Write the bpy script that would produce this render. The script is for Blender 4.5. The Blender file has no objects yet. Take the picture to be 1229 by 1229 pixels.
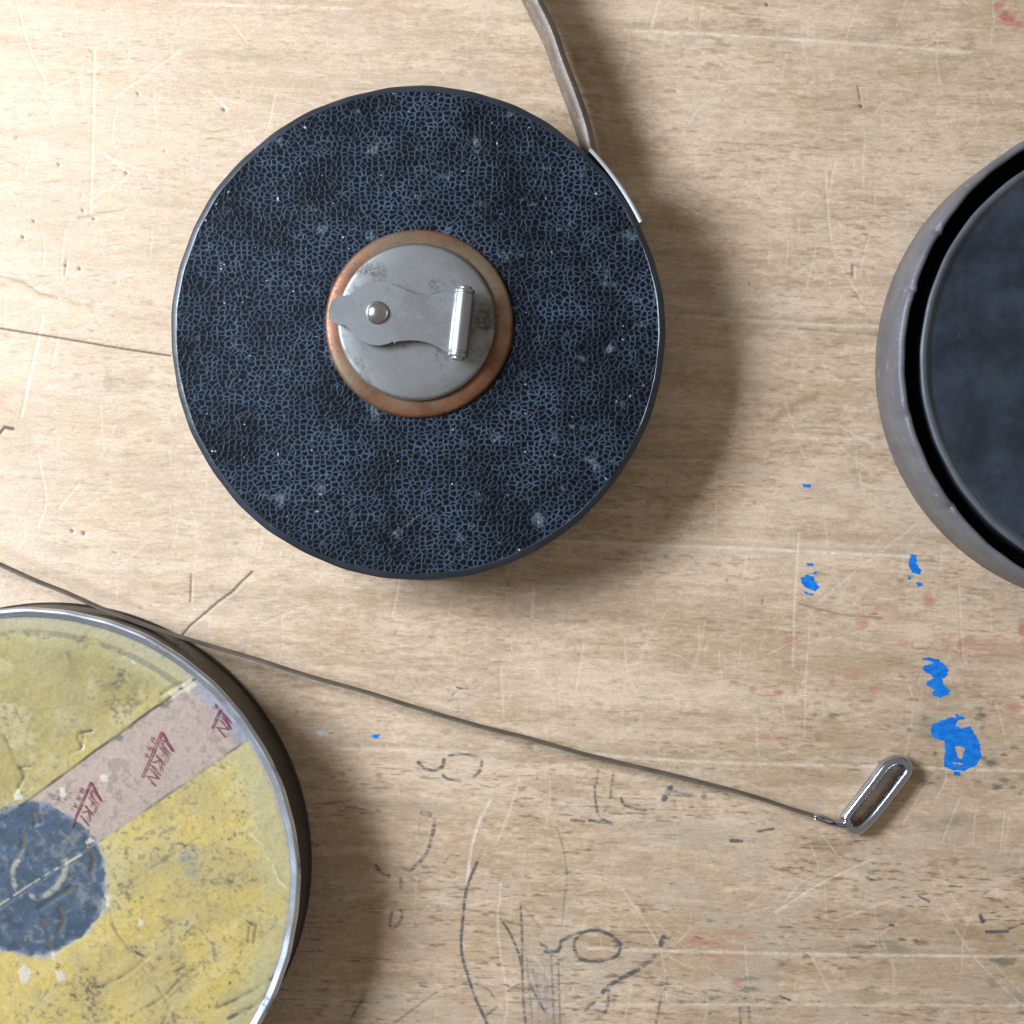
import bpy, bmesh, math
import numpy as np
from mathutils import Vector

# ------------------------------------------------------------------ camera, world, light
SC = bpy.context.scene
COL = SC.collection
H = 0.30            # camera height above the table, metres
F = 1674.0          # focal length in photograph pixels (photograph is 1229 wide)
C0 = 614.5
cam_d = bpy.data.cameras.new('camera')
cam_d.sensor_width = 36.0
cam_d.lens = 36.0 * F / 1229.0
cam_d.clip_start = 0.005
cam_d.clip_end = 50
cam = bpy.data.objects.new('camera', cam_d)
cam.location = (0, 0, H)
COL.objects.link(cam)
SC.camera = cam

w = bpy.data.worlds.new('World')
SC.world = w
w.use_nodes = True
bg = w.node_tree.nodes['Background']
bg.inputs[0].default_value = (1.0, 0.93, 0.84, 1)
bg.inputs[1].default_value = 0.25

ld = bpy.data.lights.new('window_light', 'AREA')
ld.shape = 'RECTANGLE'
ld.size = 0.26
ld.size_y = 0.17
ld.energy = 6.0
ld.color = (0.84, 0.955, 1.09)
lo = bpy.data.objects.new('window_light', ld)
lo.location = (-0.425, 0.15, 0.348)
lo.rotation_euler = (Vector((0, 0.0, 0)) - lo.location).to_track_quat('-Z', 'Y').to_euler()
COL.objects.link(lo)

SC.view_settings.view_transform = 'Standard'
SC.view_settings.look = 'None'
SC.view_settings.exposure = 0.0
SC.view_settings.gamma = 1.0
SC.view_settings.use_curve_mapping = False


# ------------------------------------------------------------------ helpers
def P(px, py, z):
    """a point seen at photograph pixel px,py that lies at height z"""
    s = (H - z) / F
    return Vector(((px - C0) * s, (C0 - py) * s, z))


def link(name, me, mat=None, parent=None, smooth=True, angle=35):
    o = bpy.data.objects.new(name, me)
    COL.objects.link(o)
    if mat:
        me.materials.append(mat)
    if smooth:
        me.polygons.foreach_set('use_smooth', np.ones(len(me.polygons), dtype=bool))
        if angle:
            me.set_sharp_from_angle(angle=math.radians(angle))
    if parent:
        o.parent = parent
    return o


def empty(name, loc, label, cat, group=None):
    o = bpy.data.objects.new(name, None)
    o.empty_display_size = 0.02
    o.location = loc
    o['label'] = label
    o['category'] = cat
    if group:
        o['group'] = group
    COL.objects.link(o)
    return o


def pydata(verts, faces):
    me = bpy.data.meshes.new('m')
    me.from_pydata([tuple(v) for v in verts], [], faces)
    me.update()
    return me


def lathe(profile, segs=256, close=False, wob=None, arc=None):
    """revolve (r,z) points; r==0 endpoints become poles"""
    prof = list(profile)
    verts, faces, rows = [], [], []
    full = arc is None
    n = segs if full else segs + 1
    for k, (r, z) in enumerate(prof):
        if r < 1e-9:
            rows.append([len(verts)] * n)
            verts.append((0, 0, z))
            continue
        row = []
        for i in range(n):
            a = 2 * math.pi * i / segs if full else arc[0] + (arc[1] - arc[0]) * i / segs
            rr, zz = r, z
            if wob:
                dr, dz = wob(a, r, z, k)
                rr += dr
                zz += dz
            row.append(len(verts))
            verts.append((rr * math.cos(a), rr * math.sin(a), zz))
        rows.append(row)
    pairs = list(zip(rows[:-1], rows[1:]))
    if close:
        pairs.append((rows[-1], rows[0]))
    for A, B in pairs:
        for i in range(segs):
            j = (i + 1) % n
            f = [A[i], A[j], B[j], B[i]]
            g = []
            for v in f:
                if v not in g:
                    g.append(v)
            if len(g) > 2:
                faces.append(g)
    if not full and close:
        faces.append([r[0] for r in rows])
        faces.append([r[-1] for r in rows][::-1])
    me = pydata(verts, faces)
    bm = bmesh.new()
    bm.from_mesh(me)
    bmesh.ops.recalc_face_normals(bm, faces=bm.faces)
    bm.to_mesh(me)
    bm.free()
    return me


def plate(outline, z0, z1, bev=0.0002):
    """solid plate from an outline of (x,y) with a small rounded edge"""
    bm = bmesh.new()
    vs = [bm.verts.new((x, y, z0)) for x, y in outline]
    f = bm.faces.new(vs)
    r = bmesh.ops.extrude_face_region(bm, geom=[f])
    for v in [g for g in r['geom'] if isinstance(g, bmesh.types.BMVert)]:
        v.co.z = z1
    bmesh.ops.recalc_face_normals(bm, faces=bm.faces)
    ed = [e for e in bm.edges if abs(e.verts[0].co.z - z1) < 1e-9 and abs(e.verts[1].co.z - z1) < 1e-9]
    if bev:
        bmesh.ops.bevel(bm, geom=ed, offset=bev, segments=2, affect='EDGES', clamp_overlap=True)
    me = bpy.data.meshes.new('m')
    bm.to_mesh(me)
    bm.free()
    return me


def catmull(pts, n=12, closed=False):
    pts = [np.array(p, dtype=float) for p in pts]
    out = []
    m = len(pts)
    for i in range(m if closed else m - 1):
        if closed:
            p0, p1, p2, p3 = pts[i - 1], pts[i], pts[(i + 1) % m], pts[(i + 2) % m]
        else:
            p1, p2 = pts[i], pts[i + 1]
            p0 = pts[i - 1] if i > 0 else 2 * p1 - p2
            p3 = pts[i + 2] if i + 2 < m else 2 * p2 - p1
        for k in range(n):
            t = k / n
            out.append(0.5 * (2 * p1 + (p2 - p0) * t + (2 * p0 - 5 * p1 + 4 * p2 - p3) * t * t + (3 * p1 - p0 - 3 * p2 + p3) * t ** 3))
    if not closed:
        out.append(pts[-1])
    return out


def sweep(path, section, closed=False, caps=True):
    """sweep a (side, up) section along a path of 3D points kept upright"""
    path = [Vector(p) for p in path]
    n, m = len(path), len(section)
    verts, faces = [], []
    for i, p in enumerate(path):
        a = path[i - 1] if (i > 0 or closed) else path[i]
        b = path[(i + 1) % n] if (i < n - 1 or closed) else path[i]
        t = (b - a)
        t.z = 0
        t.normalize()
        side = Vector((t.y, -t.x, 0))
        for (s, u) in section:
            verts.append(p + side * s + Vector((0, 0, u)))
    for i in range(n if closed else n - 1):
        j = (i + 1) % n
        for k in range(m):
            l = (k + 1) % m
            faces.append((i * m + k, j * m + k, j * m + l, i * m + l))
    if caps and not closed:
        faces.append(tuple(range(m))[::-1])
        faces.append(tuple((n - 1) * m + k for k in range(m)))
    me = pydata(verts, faces)
    bm = bmesh.new()
    bm.from_mesh(me)
    bmesh.ops.recalc_face_normals(bm, faces=bm.faces)
    bm.to_mesh(me)
    bm.free()
    return me


# numpy noise -------------------------------------------------------
def vnoise(x, y, seed):
    rng = np.random.RandomState(seed)
    T = rng.rand(256, 256).astype(np.float32)
    xi = np.floor(x).astype(np.int64)
    yi = np.floor(y).astype(np.int64)
    fx = (x - xi).astype(np.float32)
    fy = (y - yi).astype(np.float32)
    fx = fx * fx * (3 - 2 * fx)
    fy = fy * fy * (3 - 2 * fy)
    x0, x1, y0, y1 = xi & 255, (xi + 1) & 255, yi & 255, (yi + 1) & 255
    return (T[x0, y0] * (1 - fx) + T[x1, y0] * fx) * (1 - fy) + (T[x0, y1] * (1 - fx) + T[x1, y1] * fx) * fy


def fbm(x, y, seed, oct=3, gain=0.5):
    s, a, tot = 0, 1.0, 0
    for k in range(oct):
        s = s + a * vnoise(x * 2 ** k + 17.3 * k, y * 2 ** k + 5.1 * k, seed + k)
        tot += a
        a *= gain
    return s / tot


def sstep(a, b, v):
    t = np.clip((v - a) / (b - a), 0, 1)
    return t * t * (3 - 2 * t)


class Canvas:
    """fields on a tensor grid whose axes are photograph pixels"""
    def __init__(self, xs, ys):
        self.xs, self.ys = np.asarray(xs, np.float32), np.asarray(ys, np.float32)

    def box(self, x0, y0, x1, y1):
        i0, i1 = np.searchsorted(self.xs, (x0, x1))
        j0, j1 = np.searchsorted(self.ys, (y0, y1))
        X, Y = np.meshgrid(self.xs[i0:i1], self.ys[j0:j1])
        return (slice(j0, j1), slice(i0, i1)), X, Y

    def dist(self, pts, m):
        pts = np.asarray(pts, np.float32)
        sl, X, Y = self.box(pts[:, 0].min() - m, pts[:, 1].min() - m, pts[:, 0].max() + m, pts[:, 1].max() + m)
        D = np.full(X.shape, 1e9, np.float32)
        if len(pts) == 1:
            D = np.hypot(X - pts[0, 0], Y - pts[0, 1])
        for a, b in zip(pts[:-1], pts[1:]):
            d = b - a
            L = max(float(d @ d), 1e-9)
            t = np.clip(((X - a[0]) * d[0] + (Y - a[1]) * d[1]) / L, 0, 1)
            D = np.minimum(D, np.hypot(X - a[0] - t * d[0], Y - a[1] - t * d[1]))
        return sl, X, Y, D

    def line(self, A, pts, width, amt, soft=1.2, mode='max', curve=False):
        if curve and len(pts) > 2:
            pts = [tuple(p) for p in catmull(pts, 6)]
        sl, X, Y, D = self.dist(pts, width + soft * 2)
        if D.size == 0:
            return
        v = amt * (1 - sstep(width / 2 - soft * .5, width / 2 + soft, D))
        if mode == 'max':
            A[sl] = np.maximum(A[sl], v)
        else:
            A[sl] += v

    def blob(self, A, c, rx, ry, amt, seed=0, rough=.6, mode='max'):
        sl, X, Y = self.box(c[0] - 2 * rx, c[1] - 2 * ry, c[0] + 2 * rx, c[1] + 2 * ry)
        if X.size == 0:
            return
        q = np.hypot((X - c[0]) / rx, (Y - c[1]) / ry)
        q = q + rough * ((fbm(X * .06, Y * .20, 900 + seed % 97, 3) - .5) * 1.6 + (fbm(X * .22, Y * .5, 950 + seed % 89, 2) - .5) * 1.5)
        v = amt * (1 - sstep(.15, 1.2, q))
        if mode == 'max':
            A[sl] = np.maximum(A[sl], v)
        else:
            A[sl] += v

    def poly(self, A, pts, m=10, sign=1):
        """signed distance (px, positive inside) merged into A"""
        cl = list(pts) + [pts[0]]
        sl, X, Y, D = self.dist(cl, m)
        ins = np.zeros(X.shape, bool)
        for a, b in zip(cl[:-1], cl[1:]):
            if a[1] == b[1]:
                continue
            c = (a[1] > Y) != (b[1] > Y)
            ins ^= c & (X < (b[0] - a[0]) * (Y - a[1]) / (b[1] - a[1]) + a[0])
        S = np.where(ins, D, -D)
        if sign > 0:
            A[sl] = np.maximum(A[sl], S)
        else:
            A[sl] = np.minimum(A[sl], -S)


def tr(pts, ox, oy, s):
    return [(ox + x * s, oy + y * s) for x, y in pts]


# node helpers ------------------------------------------------------
class Mat:
    def __init__(self, name, **kw):
        self.m = bpy.data.materials.new(name)
        self.m.use_nodes = True
        self.nt = self.m.node_tree
        self.b = self.nt.nodes['Principled BSDF']
        for k, v in kw.items():
            self.set(k, v)

    def set(self, k, v):
        names = {'col': 'Base Color', 'rough': 'Roughness', 'metal': 'Metallic', 'spec': 'Specular IOR Level', 'alpha': 'Alpha',
                 'coat': 'Coat Weight', 'coatr': 'Coat Roughness', 'normal': 'Normal', 'sheen': 'Sheen Weight'}
        s = self.b.inputs[names[k]]
        self.put(s, v)

    def put(self, s, v):
        if isinstance(v, bpy.types.NodeSocket):
            self.nt.links.new(v, s)
        else:
            if isinstance(v, tuple) and len(v) == 3 and s.type == 'RGBA':
                v = v + (1,)
            s.default_value = v

    def n(self, t, **ins):
        nd = self.nt.nodes.new(t)
        for k, v in ins.items():
            key = k.replace('_', ' ')
            if k.startswith('i') and k[1:].isdigit():
                self.put(nd.inputs[int(k[1:])], v)
            elif hasattr(nd, k) and k not in nd.inputs:
                setattr(nd, k, v)
            else:
                self.put(nd.inputs[key], v)
        return nd

    def obj(self):
        return self.n('ShaderNodeTexCoord').outputs['Object']

    def scale(self, vec, s, loc=(0, 0, 0)):
        nd = self.n('ShaderNodeMapping')
        self.put(nd.inputs['Vector'], vec)
        nd.inputs['Scale'].default_value = s
        nd.inputs['Location'].default_value = loc
        return nd.outputs[0]

    def noise(self, vec, scale, detail=3, rough=.55, dist=0):
        nd = self.n('ShaderNodeTexNoise')
        self.put(nd.inputs['Vector'], vec)
        for k, v in (('Scale', scale), ('Detail', detail), ('Roughness', rough), ('Distortion', dist)):
            nd.inputs[k].default_value = v
        return nd.outputs[0]

    def ramp(self, v, stops):
        nd = self.n('ShaderNodeValToRGB')
        self.put(nd.inputs[0], v)
        cr = nd.color_ramp
        while len(cr.elements) < len(stops):
            cr.elements.new(.5)
        for e, (p, c) in zip(cr.elements, stops):
            e.position = p
            e.color = (c, c, c, 1) if not isinstance(c, tuple) else c + (1,)
        return nd.outputs[0]

    def mix(self, f, a, b, mode='MIX'):
        nd = self.n('ShaderNodeMix')
        nd.data_type = 'RGBA'
        nd.blend_type = mode
        self.put(nd.inputs[0], f)
        self.put(nd.inputs[6], a)
        self.put(nd.inputs[7], b)
        return nd.outputs[2]

    def math(self, op, a, b=0.0, c=None):
        nd = self.n('ShaderNodeMath')
        nd.operation = op
        self.put(nd.inputs[0], a)
        self.put(nd.inputs[1], b)
        if c is not None:
            self.put(nd.inputs[2], c)
        return nd.outputs[0]

    def rng(self, v, a, b, c=0.0, d=1.0):
        nd = self.n('ShaderNodeMapRange')
        nd.interpolation_type = 'SMOOTHSTEP'
        for i, q in enumerate((v, a, b, c, d)):
            self.put(nd.inputs[i], q)
        return nd.outputs[0]

    def bump(self, h, dist, strength=1.0, normal=None):
        nd = self.n('ShaderNodeBump')
        self.put(nd.inputs['Height'], h)
        nd.inputs['Distance'].default_value = dist
        nd.inputs['Strength'].default_value = strength
        if normal is not None:
            self.put(nd.inputs['Normal'], normal)
        return nd.outputs[0]

    def attr(self, name):
        nd = self.n('ShaderNodeAttribute')
        nd.attribute_name = name
        return nd

    def sep(self, c):
        nd = self.n('ShaderNodeSeparateColor')
        self.put(nd.inputs[0], c)
        return nd.outputs


def srgb(r, g, b):
    f = lambda c: (c / 255 / 12.92) if c <= 10 else ((c / 255 + .055) / 1.055) ** 2.4
    return (f(r), f(g), f(b))


def grid_mesh(xs, ys, Z, colors, zref, origin=(0, 0), keep=None):
    """grid whose axes are photo pixels at height zref; Z is height above zref"""
    s = (H - zref) / F
    X, Y = np.meshgrid((np.asarray(xs) - C0) * s - origin[0], (C0 - np.asarray(ys)) * s - origin[1])
    ny, nx = X.shape
    co = np.stack([X, Y, Z], -1).reshape(-1, 3).astype(np.float32)
    idx = np.arange(nx * ny).reshape(ny, nx)
    q = np.stack([idx[:-1, :-1], idx[1:, :-1], idx[1:, 1:], idx[:-1, 1:]], -1).reshape(-1, 4)
    if keep is not None:
        q = q[keep.reshape(-1)]
        used = np.unique(q)
        remap = np.full(nx * ny, -1, np.int64)
        remap[used] = np.arange(len(used))
        q = remap[q]
        co = co[used]
        colors = {k: v.reshape(-1, 4)[used] for k, v in colors.items()}
    me = bpy.data.meshes.new('m')
    me.vertices.add(len(co))
    me.vertices.foreach_set('co', co.ravel())
    me.loops.add(len(q) * 4)
    me.loops.foreach_set('vertex_index', q.ravel().astype(np.int32))
    me.polygons.add(len(q))
    me.polygons.foreach_set('loop_start', np.arange(0, len(q) * 4, 4, dtype=np.int32))
    me.update(calc_edges=True)
    for k, v in colors.items():
        a = me.attributes.new(k, 'FLOAT_COLOR', 'POINT')
        a.data.foreach_set('color', np.ascontiguousarray(v.reshape(-1, 4), np.float32).ravel())
    return me


# ------------------------------------------------------------------ table top
def build_table():
    rng = np.random.RandomState(5)
    fine = np.arange(-34, 1264, 1.32)
    far = np.cumsum(1.6 * 1.5 ** np.arange(15))
    xs = np.concatenate([fine[0] - far[::-1], fine, fine[-1] + far])
    ys = xs.copy()
    cv = Canvas(xs, ys)
    X, Y = np.meshgrid(cv.xs, cv.ys)
    G = Y - .042 * (X - 614)                       # grain coordinate, boards run almost level
    G = G + 7 * (fbm(X * .003, G * .012, 60, 2) - .5)
    zero = lambda: np.zeros(X.shape, np.float32)
    Z = zero()
    # --- wood colour
    g1 = fbm(X * .0028, G * .040, 1, 4, .6)
    g2 = fbm(X * .030, G * .17, 11, 3, .6)
    g3 = fbm(X * .11, G * .36, 21, 2)
    g4 = fbm(X * .20, Y * .22, 25, 2)
    bl = fbm(X * .007, Y * .012, 31, 3)
    bl2 = fbm(X * .022, Y * .03, 41, 3)
    low0 = sstep(820, 1150, Y)
    light = np.array((.712, .532, .374))
    mid = np.array((.505, .350, .222))
    dark = np.array((.28, .18, .105))
    grey = np.array((.52, .42, .32))
    t = np.clip(np.float32(.47) + .30 * low0 + 1.5 * (g1 - .5) + 1.1 * (g2 - .5) + 1.0 * (bl - .5) + .8 * (g3 - .5) + .55 * (g4 - .5), 0, 1)[..., None]
    glare_fade = (1 - .55 * sstep(700, 250, X + .5 * Y))[..., None]   # strong light's wash-out put into the colour: grain fades to the upper left
    t = .42 + (t - .42) * glare_fade
    col = light * (1 - t) + mid * t
    low = sstep(840, 1010, Y)                       # the lower boards are rougher and greyer
    right = sstep(560, 900, X)
    tg = (np.clip((bl2 - .42) * 2.2, 0, 1) * (.35 + .35 * low))[..., None]
    col = col * (1 - tg) + grey * tg
    pore = sstep(.55, .76, fbm(X * .035, G * .45, 27, 3, .6) * .6 + g3 * .4) * (.36 + .62 * low + .18 * right)
    pore = pore * sstep(.35, .6, fbm(X * .009, G * .03, 71, 2))
    pore = pore[..., None]
    col = col * (1 - pore) + dark * pore
    stn = sstep(.60, .76, fbm(X * .012, G * .05, 81, 3))[..., None] * (.22 + .22 * low[..., None])
    col = col * (1 - stn) + np.array((.37, .26, .155)) * stn
    gsd = sstep(.66, .82, fbm(X * .016, Y * .03, 91, 3)) * sstep(1000, 1200, X + .35 * (Y - 800)) * sstep(780, 900, Y)
    col = col * (1 - .5 * gsd[..., None]) + np.array((.17, .17, .12)) * .5 * gsd[..., None]
    Z += (g2 - .5) * .00005 + (g1 - .5) * .00008

    pale, brown, grn, crack, red, ink = zero(), zero(), zero(), zero(), zero(), zero()
    # --- long pale lines scribed along the grain
    for pts, a in [([(640, 649), (860, 657), (1090, 668)], .75), ([(800, 378), (930, 387), (1060, 393)], .5),
                   ([(750, 36), (950, 47), (1165, 63)], .6), ([(640, 896), (820, 913), (1229, 925)], .55),
                   ([(700, 1138), (960, 1145), (1229, 1148)], .6), ([(640, 1205), (900, 1206), (1229, 1207)], .4),
                   ([(400, 898), (560, 903)], .45), ([(650, 556), (860, 552)], .35), ([(620, 610), (900, 616)], .28),
                   ([(220, 5), (420, 10)], .4), ([(0, 640), (200, 650)], .2), ([(780, 505), (1040, 512)], .25)]:
        cv.line(pale, pts, 2.4, min(a * 1.45, 1), 2.2, curve=True)
        cv.line(brown, [(x, y - 4.5) for x, y in pts], 3.0, a * .45, 5, curve=True)
    # --- pale scratches in all directions, those one can follow first
    for pts, a, wd in [([(1048, 1030), (985, 1060), (930, 1095)], .8, 2), ([(935, 1090), (960, 1060), (1000, 1040)], .4, 1.5),
                       ([(588, 960), (575, 985), (565, 1020), (560, 1060)], .8, 3.2), ([(622, 935), (612, 970), (596, 1010)], .5, 2),
                       ([(958, 640), (953, 720), (951, 800)], .55, 2.6), ([(1100, 628), (1020, 690), (985, 720)], .45, 1.6),
                       ([(600, 1060), (597, 1120), (608, 1200), (604, 1229)], .45, 2.4), ([(745, 1065), (790, 1135), (800, 1200)], .5, 1.8),
                       ([(1130, 1090), (1170, 1150), (1229, 1210)], .5, 2), ([(1195, 1160), (1229, 1195)], .4, 1.6),
                       ([(975, 1150), (995, 1190)], .55, 1.6), ([(930, 1095), (980, 1110), (1080, 1075)], .3, 1.4),
                       ([(115, 82), (50, 110)], .5, 1.6), ([(215, 62), (135, 118)], .6, 1.6), ([(22, 10), (34, 55), (55, 100)], .4, 1.4),
                       ([(125, 185), (152, 207)], .8, 2.6), ([(110, 238), (150, 215)], .6, 1.6), ([(250, 110), (272, 132)], .6, 1.6),
                       ([(330, 112), (322, 150)], .5, 1.6), ([(113, 60), (111, 160), (108, 258)], .35, 2.4),
                       ([(280, 30), (296, 52)], .5, 1.4), ([(52, 380), (38, 440), (26, 500)], .7, 2.2), ([(70, 400), (62, 440)], .3, 1.5),
                       ([(310, 750), (370, 725)], .5, 1.6), ([(70, 610), (95, 580)], .4, 1.6), ([(45, 545), (55, 600), (45, 632)], .4, 1.6),
                       ([(990, 205), (1000, 300), (1034, 360)], .45, 2), ([(1042, 285), (1030, 330)], .35, 1.6), ([(1002, 195), (995, 228)], .4, 1.8),
                       ([(945, 290), (943, 320)], .4, 1.6), ([(880, 350), (880, 392)], .3, 2), ([(1098, 62), (1135, 40)], .4, 1.8),
                       ([(1030, 0), (1015, 45)], .35, 1.6), ([(790, 0), (780, 35)], .4, 2.4), ([(640, 400), (640, 402)], .1, 1),
                       ([(1150, 700), (1155, 790)], .35, 2), ([(1165, 900), (1120, 930), (1085, 985)], .4, 1.8),
                       ([(1150, 960), (1130, 1010)], .4, 1.6), ([(1205, 975), (1200, 1020)], .4, 1.6), ([(1040, 1130), (1090, 1100)], .35, 1.4),
                       ([(640, 700), (638, 740)], .5, 3.6), ([(700, 770), (690, 830)], .3, 2), ([(480, 690), (470, 740)], .3, 2.2),
                       ([(600, 800), (603, 860)], .25, 3), ([(775, 560), (772, 640)], .25, 2.6), ([(860, 560), (858, 640)], .2, 2)]:
        cv.line(pale, pts, wd, a, 1.3, curve=True)
        cv.line(Z, pts, wd * .8, -.00005, 1.6, 'add', curve=True)
    for k in range(1000):
        x, y = rng.uniform(-30, 1260, 2)
        vert = rng.rand() < .35
        ang = rng.normal(math.pi / 2, .12) if vert else rng.uniform(0, math.pi)
        L = rng.gamma(2.0, 16)
        bend = rng.normal(0, .12)
        pts = [(x, y), (x + L * .5 * math.cos(ang), y + L * .5 * math.sin(ang)), (x + L * math.cos(ang + bend), y + L * math.sin(ang + bend))]
        a = rng.uniform(.06, .46) * (1.25 if x > 500 else .9)
        wd = rng.uniform(.6, 1.7)
        cv.line(pale, pts, wd, a, 1.2)
        if rng.rand() < .35:
            cv.line(Z, pts, wd, -.00003, 1.4, 'add')
    # --- little dents and nicks
    for k in range(340):
        x, y = rng.uniform(-30, 1260, 2)
        L = rng.uniform(.5, 5)
        ang = rng.uniform(-.5, .5) if rng.rand() < .6 else rng.uniform(0, 3.14)
        pts = [(x, y), (x + L * math.cos(ang), y + L * math.sin(ang))]
        cv.line(Z, pts, rng.uniform(1, 3), -rng.uniform(.00003, .00010), 1.5, 'add')
        if rng.rand() < .6:
            cv.line(brown, pts, rng.uniform(1, 2.6), rng.uniform(.3, .85), 1.2)
    for k in range(1100):                             # short dark pores along the grain
        x, y = rng.uniform(-30, 1260, 2)
        L = rng.gamma(1.6, 2.2) + .8
        sl = .042 + rng.normal(0, .05)
        cv.line(brown, [(x, y), (x + L, y + L * sl)], rng.uniform(.6, 1.5), rng.uniform(.25, .8), 1.0)
    for x, y, r in [(151, 207, 3), (268, 131, 3.5), (112, 262, 2.5), (27, 284, 3), (95, 322, 3), (78, 318, 2.5), (165, 112, 2), (70, 197, 2),
                    (86, 637, 3), (100, 640, 3), (99, 252, 2), (40, 265, 2), (1033, 127, 3.6), (920, 5, 3), (523, 606, 2)]:
        cv.line(Z, [(x, y), (x + 1, y + 1)], r, -.00018, 2.0, 'add')
        cv.line(crack, [(x, y), (x + 1, y + 1)], r * .7, .8, 1.2)
    # --- cracks and gouges
    gouge = [(214, 768), (228, 751), (246, 736), (262, 722), (279, 710), (290, 698), (303, 686)]
    cv.line(Z, gouge, 1.4, -.00010, 1.4, 'add')
    cv.line(crack, gouge, 1.8, .9, 1.2)
    cv.line(pale, [(x + 3, y + 2.5) for x, y in gouge], 1.2, .4, 1.2)
    for pts, wd, a in [([(-30, 389), (30, 399), (80, 407), (150, 419), (205, 427)], 1.5, .95), ([(0, 520), (6, 513), (16, 515)], 3, .9),
                       ([(230, 690), (229, 722)], 1.8, .45), ([(0, 332), (28, 338), (48, 352), (70, 358)], 1.4, .3),
                       ([(95, 262), (130, 255), (150, 252)], 1.4, .2), ([(78, 330), (80, 312)], 1.0, .3),
                       ([(1024, 318), (1024, 332)], 2.5, .35), ([(1030, 105), (1033, 120)], 2, .4), ([(960, 395), (1055, 402)], 1.4, .35),
                       ([(960, 725), (1010, 738), (1060, 742)], 1.4, .45)]:
        cv.line(crack, pts, wd, a, 1.1)
        cv.line(Z, pts, wd, -.00015, 1.6, 'add')
    # --- brown scorch marks and handling stains
    cv.line(brown, [(924, 508), (940, 495), (958, 482), (976, 477)], 6, .75, 5)
    cv.line(brown, [(926, 506), (950, 488)], 3, .6, 3)
    for x, y, rx, ry, a in [(1024, 612, 16, 7, .45), (1012, 628, 18, 6, .4), (880, 480, 14, 9, .35), (945, 850, 30, 7, .55), (985, 884, 34, 6, .5),
                            (1000, 905, 40, 6, .4), (1080, 930, 30, 8, .35), (445, 722, 12, 16, .35), (745, 738, 40, 8, .4), (720, 700, 20, 8, .3),
                            (570, 817, 7, 5, .7), (520, 815, 40, 8, .35), (665, 808, 14, 12, .3), (480, 1130, 60, 14, .35), (620, 1110, 50, 16, .4),
                            (712, 1130, 22, 12, .45), (1075, 30, 22, 12, .5), (1150, 70, 40, 5, .45), (1160, 1120, 34, 12, .6), (1195, 1140, 20, 9, .5),
                            (150, 545, 12, 8, .35), (250, 690, 10, 6, .3), (340, 690, 26, 9, .4), (450, 880, 50, 8, .3), (560, 1190, 40, 12, .35),
                            (480, 965, 60, 10, .35), (420, 1010, 40, 10, .35), (870, 395, 60, 5, .3), (640, 1075, 12, 4, .6), (1125, 990, 22, 10, .4)]:
        cv.blob(brown, (x, y), rx, ry, a, int(x))
    # --- green-black mould spots at the right
    for x, y, rx, ry, a in tr_blobs([(540, 660, 50, 44, .95), (550, 745, 30, 24, .7), (630, 975, 60, 34, .95), (770, 880, 32, 22, .8), (650, 1140, 46, 22, .85),
                                     (700, 1098, 34, 16, .8), (240, 910, 18, 40, .8), (70, 760, 22, 20, .8), (170, 680, 32, 24, .7), (825, 540, 20, 16, .95),
                                     (550, 945, 40, 12, .8), (690, 925, 30, 12, .8), (760, 1145, 30, 14, .8), (520, 1110, 40, 20, .6), (530, 540, 30, 26, .5),
                                     (665, 420, 34, 26, .4), (600, 890, 40, 14, .6), (810, 1180, 20, 20, .7)], 1080, 740, .1791) + \
            [(1000, 858, 7, 4, .8), (978, 857, 8, 3, .7), (1178, 1105, 10, 3, .85), (1205, 1155, 16, 6, .8), (1190, 1178, 12, 8, .5), (1120, 1215, 14, 6, .5),
             (900, 1175, 16, 7, .6), (898, 1187, 18, 4, .7), (940, 1155, 10, 5, .6), (968, 1148, 6, 3, .8), (1042, 1186, 10, 4, .6), (933, 1204, 12, 3, .6),
             (1210, 1045, 14, 5, .45), (1140, 985, 16, 6, .4), (845, 960, 10, 5, .6), (70, 660, 30, 10, .3), (40, 690, 36, 8, .3), (130, 460, 6, 16, .3)]:
        cv.blob(grn, (x, y), rx, ry, a, int(x + y), .8)
    # --- red ink stains
    for x, y, rx, ry, a in tr_blobs([(250, 625, 18, 12, .7), (300, 645, 46, 9, .8), (345, 635, 24, 16, .8), (385, 445, 30, 14, .55), (380, 528, 34, 10, .5),
                                     (540, 592, 14, 22, .6), (688, 622, 24, 16, .5), (645, 385, 22, 26, .55), (790, 462, 36, 16, .6), (885, 295, 24, 28, .6),
                                     (945, 440, 46, 26, .6), (1000, 462, 22, 14, .6), (820, 660, 40, 9, .75), (1110, 470, 170, 60, .34), (740, 350, 90, 40, .28),
                                     (980, 250, 60, 20, .3), (1222, 400, 22, 26, .8), (1190, 690, 34, 30, .5), (930, 690, 30, 20, .4), (200, 568, 14, 10, .6),
                                     (330, 790, 80, 20, .28), (610, 560, 70, 30, .25)], 820, 620, .3328) + \
            [(1200, 6, 9, 7, .8), (1207, 22, 13, 9, .95), (1222, 32, 10, 7, .7), (840, 1130, 24, 9, .5), (880, 1120, 30, 5, .35), (885, 1180, 9, 8, .5),
             (870, 1150, 40, 14, .25), (1060, 60, 30, 6, .2)]:
        cv.blob(red, (x, y), rx, ry, a, int(x * 3 + y), .7)
    # --- ink doodles: (points, width, strength)
    A = (400, 860, .3417)
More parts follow.
